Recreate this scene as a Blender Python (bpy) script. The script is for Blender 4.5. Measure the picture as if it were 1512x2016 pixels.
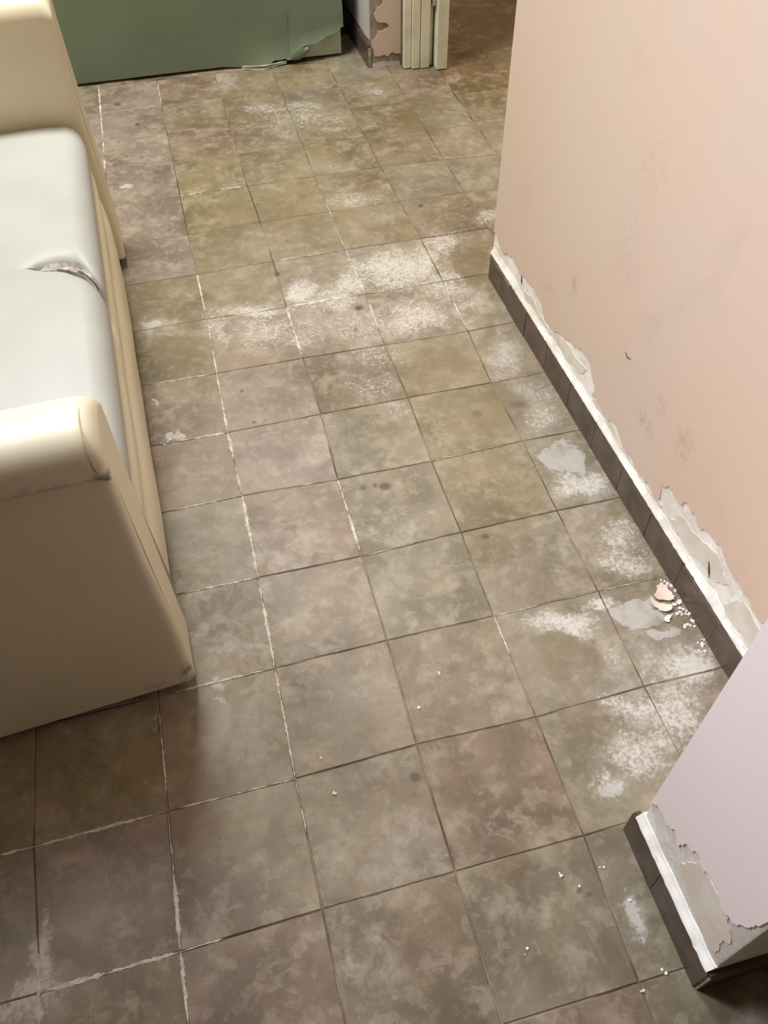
import bpy, bmesh, math, random
from mathutils import Vector, Matrix, Euler, noise
from mathutils.geometry import tessellate_polygon

# ------------------------------------------------------------------ scene, camera, light, exposure
for o in list(bpy.data.objects):
    bpy.data.objects.remove(o)
S = bpy.context.scene
COL = S.collection
T = 0.25                       # one floor tile, metres; all plan coordinates below are in tiles
rnd = random.Random(7)

cam_d = bpy.data.cameras.new('camera')
cam = bpy.data.objects.new('camera', cam_d)
COL.objects.link(cam)
S.camera = cam
cam_d.sensor_fit = 'VERTICAL'
cam_d.sensor_height = 36.0
cam_d.lens = 1643.0 / 2016.0 * 36.0
cam_d.clip_start = 0.02
R = ((0.96749078, -0.25262524, -0.01192), (-0.2019987, -0.74352527, -0.63746898), (0.15217793, 0.61915319, -0.77038381))
m = Matrix(((R[0][0], -R[1][0], -R[2][0]), (R[0][1], -R[1][1], -R[2][1]), (R[0][2], -R[1][2], -R[2][2]))).to_4x4()
m.translation = Vector((1.08440244, -2.68807905, 6.3976396)) * T
cam.matrix_world = m

S.view_settings.view_transform = 'Standard'
S.view_settings.look = 'None'
S.view_settings.gamma = 1.0
S.view_settings.exposure = 0.10
S.view_settings.use_curve_mapping = False

W = bpy.data.worlds.new('room_air')
S.world = W
W.use_nodes = True
bg = W.node_tree.nodes['Background']
bg.inputs['Color'].default_value = (1.0, 0.90, 0.78, 1)
bg.inputs['Strength'].default_value = 0.35


def area(name, loc, target, sx, sy, energy, color, spread=180):
    l = bpy.data.lights.new(name, 'AREA')
    l.shape = 'RECTANGLE'
    l.size, l.size_y = sx * T, sy * T
    l.energy = energy
    l.color = color
    l.spread = math.radians(spread)
    o = bpy.data.objects.new(name, l)
    COL.objects.link(o)
    o.location = Vector(loc) * T
    o.rotation_euler = (Vector(target) - Vector(loc)).to_track_quat('-Z', 'Y').to_euler()
    return o


area('ceiling_tube', (-0.1, 9.6, 12.6), (0.3, 9.4, 0), 1.2, 4.0, 106, (0.97, 0.995, 0.96))
area('pier_fill', (-4.3, 4.0, 10.0), (3.9, -1.3, 1.9), 3.0, 2.5, 20, (0.84, 0.88, 1.0), 70)  # added unseen fill light, narrowed and aimed to brighten the pier
area('passage_fill', (7.6, 14.5, 12.6), (7.6, 14.5, 0), 1.5, 1.5, 22, (1.0, 0.90, 0.74))  # added unseen fill that brightens the floor beyond the doorway


# ------------------------------------------------------------------ helpers
def lin(r, g, b):
    f = lambda c: c / 12.92 if c <= 0.04045 else ((c + 0.055) / 1.055) ** 2.4
    return (f(r / 255), f(g / 255), f(b / 255), 1)


def link(name, me, mat=None, parent=None, loc=None):
    o = bpy.data.objects.new(name, me)
    COL.objects.link(o)
    if mat is not None:
        me.materials.append(mat)
    if parent is not None:
        o.parent = parent
    if loc is not None:
        o.location = loc
    return o


def tag(o, label=None, cat=None, group=None, kind=None):
    for k, v in (('label', label), ('category', cat), ('group', group), ('kind', kind)):
        if v:
            o[k] = v
    return o


def pydata(verts, faces, smooth=None, scale=T):
    me = bpy.data.meshes.new('shape')
    me.from_pydata([tuple(c * scale for c in v) for v in verts], [], faces)
    me.validate()
    bm = bmesh.new()
    bm.from_mesh(me)
    bmesh.ops.recalc_face_normals(bm, faces=bm.faces)
    bm.to_mesh(me)
    bm.free()
    if smooth is not None:
        me.polygons.foreach_set('use_smooth', [True] * len(me.polygons))
        me.set_sharp_from_angle(angle=math.radians(smooth))
    return me


def loft(rings, closed=True, caps=True):
    """rings: equal-length lists of points; returns verts, faces"""
    n = len(rings[0])
    v = [p for r in rings for p in r]
    f = []
    for i in range(len(rings) - 1):
        for j in range(n if closed else n - 1):
            k = (j + 1) % n
            f.append((i * n + j, i * n + k, (i + 1) * n + k, (i + 1) * n + j))
    if caps and closed:
        f.append(tuple(range(n)))
        f.append(tuple((len(rings) - 1) * n + j for j in range(n)))
    return v, f


def box(x0, y0, z0, x1, y1, z1, bev=0.0, seg=2, smooth=35):
    bm = bmesh.new()
    bmesh.ops.create_cube(bm, size=1)
    for v in bm.verts:
        v.co = Vector((x0 + (v.co.x + .5) * (x1 - x0), y0 + (v.co.y + .5) * (y1 - y0), z0 + (v.co.z + .5) * (z1 - z0))) * T
    if bev:
        bmesh.ops.bevel(bm, geom=list(bm.edges), offset=bev * T, segments=seg, profile=0.5, affect='EDGES')
    me = bpy.data.meshes.new('shape')
    bm.to_mesh(me)
    bm.free()
    me.polygons.foreach_set('use_smooth', [True] * len(me.polygons))
    me.set_sharp_from_angle(angle=math.radians(smooth))
    return me


def tube(pts, r, seg=6, taper=True):
    rings = []
    n = len(pts)
    for i, p in enumerate(pts):
        p = Vector(p)
        d = (Vector(pts[min(i + 1, n - 1)]) - Vector(pts[max(i - 1, 0)])).normalized()
        a = d.cross(Vector((0, 0, 1)))
        if a.length < 1e-4:
            a = Vector((1, 0, 0))
        a.normalize()
        b = d.cross(a)
        rr = r * (0.35 if taper and i in (0, n - 1) else 1)
        rings.append([tuple(p + a * rr * math.cos(t * 2 * math.pi / seg) + b * rr * math.sin(t * 2 * math.pi / seg)) for t in range(seg)])
    return loft(rings)


def jag(pts, amp, depth=2, closed=True, seed=0, keep=()):
    """fractal midpoint displacement of a 2D polyline; segments whose index is in keep stay straight"""
    r = random.Random(seed)
    out = []
    n = len(pts)
    for i in range(n if closed else n - 1):
        a, b = pts[i], pts[(i + 1) % n]
        seg = [a, b]
        if i not in keep:
            for d in range(depth):
                new = [seg[0]]
                for p, q in zip(seg, seg[1:]):
                    L = math.hypot(q[0] - p[0], q[1] - p[1])
                    k = r.uniform(-1, 1) * min(amp, L * .28) * (0.75 ** d)
                    nx, ny = -(q[1] - p[1]) / (L + 1e-9), (q[0] - p[0]) / (L + 1e-9)
                    new += [((p[0] + q[0]) / 2 + nx * k, (p[1] + q[1]) / 2 + ny * k), q]
                seg = new
        out += seg[:-1]
    if not closed:
        out.append(pts[-1])
    return out


def slab(poly, to3d, off0, off1):
    """flat ragged plate: poly in 2D, to3d(a, b, off) -> point; between offsets off0 (back) and off1 (face)"""
    n = len(poly)
    tris = tessellate_polygon([[Vector((a, b, 0)) for a, b in poly]])
    v = [to3d(a, b, off0) for a, b in poly] + [to3d(a, b, off1) for a, b in poly]
    f = [(n + i, n + j, n + k) for i, j, k in tris] + [(k, j, i) for i, j, k in tris]
    f += [(i, (i + 1) % n, n + (i + 1) % n, n + i) for i in range(n)]
    return v, f


# ------------------------------------------------------------------ materials
class Mat:
    def __init__(s, name, rough=0.6, spec=0.5):
        s.m = bpy.data.materials.new(name)
        s.m.use_nodes = True
        s.t = s.m.node_tree
        s.p = s.t.nodes['Principled BSDF']
        s.p.inputs['Roughness'].default_value = rough
        s.p.inputs['Specular IOR Level'].default_value = spec
        g = s.n('ShaderNodeNewGeometry')
        sc = s.n('ShaderNodeVectorMath', operation='SCALE')
        sc.inputs['Scale'].default_value = 1.0 / T
        s.l(g.outputs['Position'], sc.inputs[0])
        s.pos = sc.outputs[0]          # world position in tiles

    def n(s, kind, **kw):
        x = s.t.nodes.new(kind)
        for k, v in kw.items():
            setattr(x, k, v)
        return x

    def l(s, a, b):
        s.t.links.new(a, b)

    def noise(s, scale, detail=4, rough=0.55, dist=0.0, vec=None, seed=0.0):
        x = s.n('ShaderNodeTexNoise')
        x.inputs['Scale'].default_value = scale
        x.inputs['Detail'].default_value = detail
        x.inputs['Roughness'].default_value = rough
        x.inputs['Distortion'].default_value = dist
        v = vec or s.pos
        if seed:
            a = s.n('ShaderNodeVectorMath', operation='ADD')
            a.inputs[1].default_value = (seed, seed * 1.7, seed * .3)
            s.l(v, a.inputs[0])
            v = a.outputs[0]
        s.l(v, x.inputs['Vector'])
        return x

    def rng(s, val, a, b, c=0.0, d=1.0, smooth=True):
        x = s.n('ShaderNodeMapRange', interpolation_type='SMOOTHSTEP' if smooth else 'LINEAR')
        x.inputs['From Min'].default_value = a
        x.inputs['From Max'].default_value = b
        x.inputs['To Min'].default_value = c
        x.inputs['To Max'].default_value = d
        s.l(val, x.inputs['Value'])
        return x.outputs[0]

    def math(s, op, a, b=None, clamp=False):
        x = s.n('ShaderNodeMath', operation=op, use_clamp=clamp)
        for i, q in enumerate((a, b)):
            if q is None:
                continue
            if isinstance(q, (int, float)):
                x.inputs[i].default_value = q
            else:
                s.l(q, x.inputs[i])
        return x.outputs[0]

    def mix(s, fac, a, b, blend='MIX'):
        x = s.n('ShaderNodeMix', data_type='RGBA', blend_type=blend)
        for i, q in ((0, fac), (6, a), (7, b)):
            if isinstance(q, (int, float)):
                x.inputs[i].default_value = q
            elif isinstance(q, tuple):
                x.inputs[i].default_value = q
            else:
                s.l(q, x.inputs[i])
        return x.outputs[2]

    def blob(s, vec, loc, size, rot=(0, 0, 0), strength=1.0, soft=0.0):
        mp = s.n('ShaderNodeMapping', vector_type='TEXTURE')
        mp.inputs['Location'].default_value = loc
        mp.inputs['Rotation'].default_value = rot
        mp.inputs['Scale'].default_value = size
        s.l(vec, mp.inputs['Vector'])
        ln = s.n('ShaderNodeVectorMath', operation='LENGTH')
        s.l(mp.outputs[0], ln.inputs[0])
        return s.rng(ln.outputs['Value'], 1.25, soft, 0.0, strength)

    def warp(s, amp, scale, detail=3):
        nz = s.noise(scale, detail)
        sub = s.n('ShaderNodeVectorMath', operation='SUBTRACT')
        sub.inputs[1].default_value = (.5, .5, .5)
        s.l(nz.outputs['Color'], sub.inputs[0])
        mul = s.n('ShaderNodeVectorMath', operation='SCALE')
        mul.inputs['Scale'].default_value = amp
        s.l(sub.outputs[0], mul.inputs[0])
        add = s.n('ShaderNodeVectorMath', operation='ADD')
        s.l(s.pos, add.inputs[0])
        s.l(mul.outputs[0], add.inputs[1])
        return add.outputs[0]

    def bump(s, val, strength=0.3, dist=0.002):
        b = s.n('ShaderNodeBump')
        b.inputs['Strength'].default_value = strength
        b.inputs['Distance'].default_value = dist
        s.l(val, b.inputs['Height'])
        s.l(b.outputs[0], s.p.inputs['Normal'])

    def out(s, color, rough=None):
        if isinstance(color, tuple):
            s.p.inputs['Base Color'].default_value = color
        else:
            s.l(color, s.p.inputs['Base Color'])
        if rough is not None:
            s.l(rough, s.p.inputs['Roughness'])
        return s.m


def mat_plain(name, a, b, scale=6, rough=0.6, bump=0.15, spec=0.4, dist=0.001):
    M = Mat(name, rough, spec)
    n = M.noise(scale, 5)
    n2 = M.noise(scale * 12, 3)
    M.bump(n2.outputs[0], bump, dist)
    return M.out(M.mix(M.rng(n.outputs[0], .35, .65), a, b))

# ------------------------------------------------------------------ measured data, in tiles
LATTICE = {(-1, 0): (-0.016, -0.014), (0, 0): (-0.013, -0.001), (1, 0): (-0.015, -0.005), (2, 0): (-0.013, 0.023), (3, 0): (0.006, -0.001), (4, 0): (-0.009, 0.027), (1, 1): (-0.002, 0.011), (2, 1): (0.003, 0.022), (3, 1): (-0.004, 0.017), (4, 1): (0.011, 0.026), (-1, -1): (0.036, -0.023), (0, -1): (-0.017, -0.013), (1, -1): (-0.008, 0.002), (2, -1): (-0.011, 0.005), (3, -1): (0.001, 0.006), (3, -2): (-0.029, 0.002), (1, 2): (0.008, -0.008), (2, 2): (0.004, -0.02), (3, 2): (0.009, 0.008), (4, 2): (0.014, 0.022), (1, 3): (0.016, 0.04), (2, 3): (-0.001, -0.001), (3, 3): (0.005, -0.01), (4, 3): (0.031, 0.018), (1, 4): (-0.004, -0.02), (2, 4): (0.032, -0.005), (3, 4): (0.031, -0.008), (4, 4): (0.011, -0.017), (1, 5): (0.006, -0.021), (2, 5): (0.021, -0.022), (3, 5): (0.008, -0.045), (4, 5): (0.049, -0.065), (1, 6): (0.016, 0.023), (2, 6): (0.009, -0.005), (3, 6): (0.028, -0.007), (4, 6): (0.056, -0.012), (1, 7): (0.008, -0.001), (2, 7): (0.018, 0.026), (3, 7): (0.002, 0.026), (4, 7): (0.055, 0.006), (1, 8): (-0.008, -0.033), (1, 9): (-0.01, 0.022), (2, 9): (-0.021, 0.04), (3, 9): (-0.006, 0.027), (4, 9): (0.014, 0.024), (5, 9): (0.0, -0.036), (1, 10): (-0.014, 0.008), (0, 10): (-0.036, 0.008), (3, 10): (0.003, 0.01), (1, 11): (-0.019, 0.001), (0, 11): (-0.026, 0.013), (0, 12): (-0.025, -0.004), (1, 12): (-0.014, -0.015)}
RIGHT_EDGE = [(5.84, 0.65), (5.65, 0.55), (5.31, 0.67), (5.01, 0.62), (4.66, 0.7), (4.4, 0.64), (4.29, 0.53), (4.0, 0.56), (3.62, 0.73), (3.3, 0.81), (3.11, 0.75), (2.95, 0.67), (3.0, 0.51), (2.83, 0.53), (2.6, 0.51), (2.39, 0.57), (2.26, 0.48), (2.06, 0.5), (1.92, 0.47), (1.69, 0.52), (1.53, 0.5), (1.57, 0.67), (1.46, 0.78), (1.31, 0.75), (1.17, 0.87), (1.01, 0.86), (0.93, 0.81), (0.82, 0.88), (0.66, 0.92), (0.53, 0.88), (0.42, 0.84), (0.32, 0.85), (0.18, 0.84), (-0.02, 0.79)]
PIER_EDGE = [(-1.06, 0.6), (-1.15, 0.73), (-1.26, 0.71), (-1.33, 0.81), (-1.42, 0.74), (-1.45, 0.89), (-1.55, 0.99), (-1.64, 0.94), (-1.75, 1.02), (-1.86, 0.94), (-1.91, 0.99), (-1.99, 0.89), (-2.01, 0.95), (-2.0, 1.16), (-2.04, 1.22), (-2.01, 1.31), (-2.04, 1.46)]
PIER_UNDER = [(-1.49, 0.61), (-1.59, 0.97), (-1.74, 0.97), (-1.9, 1.0), (-2.03, 0.79), (-2.02, 0.52), (-1.81, 0.46), (-1.69, 0.5)]
PILLAR_PAINT = [(4.94, 1.06), (4.9, 0.97), (4.78, 0.86), (4.84, 0.74), (5.05, 0.66), (5.03, 0.61), (4.85, 0.59), (4.82, 0.52), (4.74, 0.43), (4.78, 0.26), (4.79, 0.19), (5.03, 0.16), (5.09, 0.21), (5.31, 0.17), (5.31, 1.02)]
GREEN_EDGE = [(2.74, -0.1), (2.86, -0.09), (2.97, -0.04), (3.28, 0.02), (3.39, 0.08), (3.38, 0.13), (3.65, 0.3), (3.74, 0.31), (3.86, 0.32), (4.28, 0.47), (4.37, 0.51)]
STAINS_AND_LIT_PATCH = [
    ('w', 3.55, 6.41, 0.765, 0.478, 2.86, 0.9), ('h', 2.86, 5.81, 1.657, 0.936, 2.85, 0.55), ('h', 4.43, 1.94, 1.074, 0.594, 1.08, 0.5), ('h', 4.08, 0.11, 0.823, 0.649, 0.73, 0.5),
    ('h', 2.59, 7.04, 1.093, 0.711, 2.82, 0.3), ('w', 2.89, 6.24, 0.329, 0.261, 1.41, 0.9), ('w', 1.61, 6.05, 0.573, 0.165, 2.86, 0.9), ('w', 2.88, 5.38, 0.745, 0.396, 2.86, 0.55),
    ('w', 3.96, 6.41, 0.461, 0.268, 1.28, 0.9), ('w', 2.86, 4.79, 0.479, 0.276, 2.86, 0.5), ('w', 3.22, 10.93, 1.004, 0.533, 2.83, 0.5), ('w', 3.2, 9.23, 0.385, 0.182, 2.84, 0.4),
    ('h', 1.29, 2.14, 0.728, 0.576, 1.54, 0.4), ('h', 2.49, 2.14, 0.396, 0.377, 2.95, 0.4), ('h', 1.69, 0.04, 0.327, 0.257, 2.87, 0.5), ('w', 2.23, 6.26, 0.276, 0.253, 1.91, 1.0),
    ('w', 2.63, 5.98, 0.386, 0.315, 2.76, 0.8), ('w', 1.67, 5.62, 0.532, 0.408, 2.71, 0.65), ('w', 1.13, 5.77, 0.594, 0.135, 1.45, 0.6), ('w', 2.14, 5.48, 0.399, 0.364, 1.81, 0.55),
    ('w', 3.52, 5.36, 0.469, 0.453, 2.99, 0.8), ('w', 4.3, 6.81, 0.412, 0.304, 2.9, 0.7), ('h', 4.24, 5.45, 0.375, 0.253, 1.21, 1.0), ('w', 4.24, 5.45, 0.375, 0.253, 1.21, 0.5),
    ('h', 4.36, 4.47, 0.447, 0.179, 1.21, 1.0), ('w', 4.3, 4.4, 0.46, 0.202, 1.21, 0.6), ('w', 4.09, 5.91, 0.521, 0.436, 2.94, 0.7), ('w', 2.67, 4.29, 0.405, 0.3, 2.84, 0.45),
    ('w', 2.92, 3.88, 0.226, 0.18, 2.87, 0.4), ('w', 4.28, 4.89, 0.312, 0.288, -2.98, 0.6), ('w', 4.35, 3.32, 0.366, 0.3, 0.96, 0.6), ('g', 4.35, 2.64, 0.246, 0.212, -2.97, 1.0),
    ('w', 4.37, 2.24, 0.311, 0.204, 2.98, 0.95), ('w', 4.42, 3.72, 0.345, 0.252, 2.99, 0.5), ('w', 4.49, 1.59, 0.388, 0.285, 0.93, 0.7), ('w', 4.38, 1.25, 0.289, 0.187, 3.01, 0.75),
    ('w', 3.58, 0.79, 0.386, 0.159, 2.91, 1.0), ('w', 3.97, 0.86, 0.208, 0.135, 3.0, 0.9), ('g', 4.27, 0.68, 0.229, 0.128, 2.97, 1.0), ('g', 4.42, 0.46, 0.153, 0.062, 2.92, 0.9),
    ('w', 4.41, 0.1, 0.335, 0.238, 3.13, 1.0), ('w', 3.83, 0.38, 0.28, 0.13, 1.1, 0.5), ('w', 3.83, -0.12, 0.381, 0.183, 2.94, 0.8), ('w', 4.1, -0.24, 0.393, 0.31, 0.65, 0.8),
    ('w', 3.74, -0.51, 0.369, 0.232, 3.01, 0.75), ('g', 3.3, -0.75, 0.119, 0.071, 2.98, 0.8), ('w', 3.3, -0.69, 0.202, 0.158, -3.12, 0.7), ('g', 3.1, -1.55, 0.123, 0.039, 1.11, 1.0),
    ('w', 3.11, -1.55, 0.206, 0.078, 1.1, 0.8), ('h', 1.6, -0.64, 0.42, 0.318, 2.88, 0.6), ('h', 1.54, 0.45, 0.413, 0.338, 1.4, 0.5), ('h', 1.92, 1.49, 0.334, 0.279, 1.38, 0.4),
    ('h', 1.15, -1.37, 0.21, 0.189, 2.78, 0.5), ('w', 2.62, 11.39, 0.594, 0.219, 2.84, 0.6), ('w', 3.21, 11.35, 0.511, 0.221, 2.84, 0.55), ('w', 3.53, 10.39, 0.409, 0.102, 2.86, 0.55),
    ('h', 4.53, 11.52, 0.391, 0.27, 2.83, 1.0), ('g', 4.6, 11.46, 0.121, 0.077, 2.84, 0.8), ('h', 2.1, 12.57, 0.366, 0.227, 1.53, 1.0), ('w', 3.35, 8.21, 0.513, 0.247, 2.85, 0.55),
    ('w', 5.1, 7.23, 0.249, 0.195, 2.96, 0.7), ('w', 2.8, 10.51, 0.492, 0.337, 2.77, 0.4), ('w', 1.73, 11.0, 0.332, 0.172, 2.8, 0.5), ('w', 3.62, 7.79, 0.288, 0.264, 2.72, 0.4),
    ('h', 0.41, 6.01, 0.252, 0.147, 2.77, 1.0), ('g', 0.35, 6.06, 0.101, 0.059, 2.77, 0.9), ('g', 0.44, 4.05, 0.11, 0.046, 2.84, 1.0), ('g', 0.27, 4.69, 0.076, 0.028, 1.52, 1.0),
    ('h', 1.72, 3.36, 0.148, 0.132, 1.67, 0.6), ('h', 2.28, 3.4, 0.45, 0.216, 1.35, 0.35), ('w', -0.94, -0.85, 0.358, 0.068, 1.58, 1.0), ('w', -0.98, -1.04, 0.193, 0.129, 1.81, 1.0),
    ('w', -1.16, -1.07, 0.209, 0.116, 2.75, 0.8), ('h', 0.41, 0.56, 0.314, 0.103, 1.46, 0.7), ('g', 0.55, 1.03, 0.08, 0.066, 2.56, 0.5), ('g', 0.49, 0.88, 0.049, 0.041, 1.84, 0.5),  # long pale h patch by the sofa corner: lit floor beside its shadow, painted
    ('g', -0.01, 0.79, 0.065, 0.041, 1.61, 0.5), ('g', 0.29, 9.45, 0.11, 0.083, 2.53, 0.8), ('g', -0.08, 1.17, 0.044, 0.029, 2.74, 0.4), ('h', 4.1, 2.9, 0.302, 0.213, 1.1, 0.3),
    ('h', 3.68, 1.68, 0.196, 0.123, 2.95, 0.4), ('w', 4.46, 2.0, 0.254, 0.132, 2.93, 0.6), ('w', 1.99, 3.56, 0.304, 0.217, 1.42, 0.35), ('w', 4.08, 0.21, 0.301, 0.085, 1.1, 0.5),
    ('d', 2.88, 5.73, 0.062, 0.057, 1.52, 1.0), ('d', 2.02, 6.72, 0.068, 0.04, 1.45, 1.0), ('d', 2.44, 2.78, 0.073, 0.062, 2.85, 1.0), ('d', 2.35, 2.82, 0.042, 0.031, 1.34, 0.8),
    ('d', 2.23, 2.82, 0.042, 0.041, 2.15, 0.7), ('d', 3.22, 1.9, 0.05, 0.043, 3.11, 0.8), ('d', 1.9, -0.23, 0.056, 0.049, 2.95, 0.8), ('d', 1.3, 4.06, 0.035, 0.031, 2.35, 0.7),
    ('d', 4.29, 7.81, 0.054, 0.043, 1.27, 1.0), ('d', 2.74, 5.32, 0.049, 0.037, 1.39, 0.7), ('d', 1.24, 4.6, 0.035, 0.028, 1.68, 0.8), ('d', 3.11, 3.0, 0.032, 0.022, 2.9, 1.0),
    ('d', 2.81, -1.35, 0.03, 0.024, -3.13, 0.6), ('d', 2.87, -1.39, 0.026, 0.02, 3.14, 0.6), ('d', 2.37, -0.18, 0.057, 0.051, 3.11, 0.4), ('d', 4.18, 3.57, 0.113, 0.066, 2.92, 0.5),
    ('d', 3.69, 3.54, 0.078, 0.064, 2.99, 0.5), ('d', 3.94, 11.89, 0.079, 0.07, 1.58, 0.8), ('d', 0.54, 11.43, 0.073, 0.048, 1.68, 0.9), ('d', 0.26, 12.26, 0.081, 0.063, 1.98, 0.7),
    ('r', 6.54, 12.09, 0.468, 0.406, 1.12, 1.0), ('r', 0.29, 11.32, 0.375, 0.17, 2.8, 0.6), ('r', 2.2, 0.76, 0.399, 0.079, 1.29, 0.8), ('r', 2.36, -1.1, 0.224, 0.176, 3.03, 0.6),
    ('r', 2.2, -0.44, 0.282, 0.197, 1.21, 0.6), ('r', 1.69, -1.38, 0.248, 0.194, 2.94, 0.5), ('r', 3.44, 6.26, 0.264, 0.156, 2.86, 0.6), ('r', 1.38, 3.57, 0.271, 0.148, 2.83, 0.5),
    ('r', 0.24, -0.16, 0.352, 0.229, 1.56, 0.5), ('r', 4.9, 5.13, 0.127, 0.101, 3.04, 0.5), ('r', 2.77, 7.24, 0.415, 0.244, 2.83, 0.3), ('b', 4.56, 6.3, 0.511, 0.307, 1.22, 1.0),
    ('b', 4.42, 5.99, 0.29, 0.17, 1.22, 1.0), ('b', 3.61, 4.59, 0.442, 0.416, 1.03, 0.9), ('b', 3.25, 1.93, 0.382, 0.341, 0.94, 0.5), ('b', 3.45, 0.48, 0.325, 0.285, -2.74, 0.8),
    ('b', 3.84, 3.62, 0.454, 0.405, -3.14, 0.7), ('b', 4.28, 4.89, 0.293, 0.153, 1.21, 0.7), ('b', 0.61, 5.51, 0.388, 0.293, 1.72, 0.8), ('b', 2.03, 8.24, 0.946, 0.66, 2.75, 0.7),
    ('b', 3.37, -0.14, 0.282, 0.238, 0.72, 0.7), ('b', 2.69, -0.31, 0.339, 0.24, 1.12, 0.5), ('b', 4.53, 1.92, 0.403, 0.132, 2.9, 0.5), ('b', 0.86, -0.44, 0.302, 0.191, 1.44, 0.5),
    ('b', 1.43, 11.27, 0.671, 0.349, 2.8, 0.5), ('b', 5.06, 10.4, 1.063, 0.498, 1.29, 0.8), ('b', 7.24, 13.41, 1.439, 0.576, 1.23, 1.0),
]
WHITE_JOINTS = [
    (0.995, 3.984, 1.006, 3.047, 1.10),
    (1.006, 3.047, 1.008, 1.992, 1.00),
    (1.008, 1.992, 0.999, 1.025, 1.00),
    (0.997, 1.010, 0.989, 0.009, 0.90),
    (0.988, 0.001, 0.975, -0.436, 0.80),
    (1.008, 6.999, 1.016, 6.023, 0.70),
    (1.016, 6.023, 1.007, 4.977, 1.00),
    (1.007, 4.977, 0.995, 3.984, 1.00),
    (-0.016, -0.014, -0.015, -1.001, 0.90),
    (-0.016, -1.011, 0.005, -1.466, 1.40),
    (0.001, 0.858, -0.014, 0.002, 0.50),
    (-0.020, -1.016, -0.968, -1.014, 1.20),
    (-0.015, -0.002, -1.016, -0.012, 0.90),
    (-1.016, -0.012, -1.258, -0.005, 1.00),
    (0.987, -0.003, -0.007, 0.000, 0.70),
    (0.281, -1.013, -0.019, -1.010, 0.60),
    (0.998, 1.015, 0.140, 0.990, 0.80),
    (1.008, 1.992, 0.319, 2.013, 0.90),
    (1.017, 3.051, 0.308, 2.981, 0.70),
    (0.993, 3.968, 0.292, 3.946, 0.90),
    (0.996, 4.981, 0.240, 4.989, 0.70),
    (1.014, 6.003, 1.988, 6.007, 0.80),
    (2.012, 6.001, 3.025, 5.991, 1.00),
    (3.022, 7.039, 3.034, 6.000, 0.90),
    (2.016, 5.989, 2.021, 4.987, 0.90),
    (3.029, 5.979, 2.977, 5.252, 0.50),
    (2.012, 2.988, 2.023, 2.528, 0.80),
    (2.023, 2.528, 2.004, 1.980, 1.00),
    (2.021, 3.998, 2.022, 3.473, 0.50),
    (2.002, 3.012, 1.605, 3.026, 0.40),
    (2.004, 7.042, 3.022, 7.039, 0.60),
    (-0.028, 13.109, -0.024, 11.011, 0.90),
    (-0.024, 11.011, -0.030, 10.012, 0.70),
    (0.985, 12.856, 0.994, 12.050, 0.60),
    (0.989, 9.043, 1.329, 9.035, 0.90),
    (1.556, 9.059, 1.944, 9.038, 1.00),
    (4.052, 5.975, 4.045, 4.956, 0.80),
    (3.007, 1.014, 3.423, 1.020, 0.60),
    (3.645, 1.203, 4.013, 1.028, 0.20),
    (3.004, 1.004, 2.980, 0.607, 0.50),
    (-1.003, -0.773, -0.945, -1.216, 2.00),
    (4.018, 1.015, 4.594, 0.947, 0.30),
    (3.025, 5.991, 4.036, 5.968, 0.50),
    (3.005, 2.990, 3.791, 3.067, 0.30),
    (3.008, 4.955, 4.045, 4.956, 0.25),
    (4.010, 3.986, 4.513, 3.965, 0.40),
    (2.986, 8.247, 3.009, 7.043, 0.40),
    (2.004, 1.980, 2.519, 1.967, 0.30),
    (0.998, 1.015, 1.261, 1.016, 0.30),
]


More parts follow.
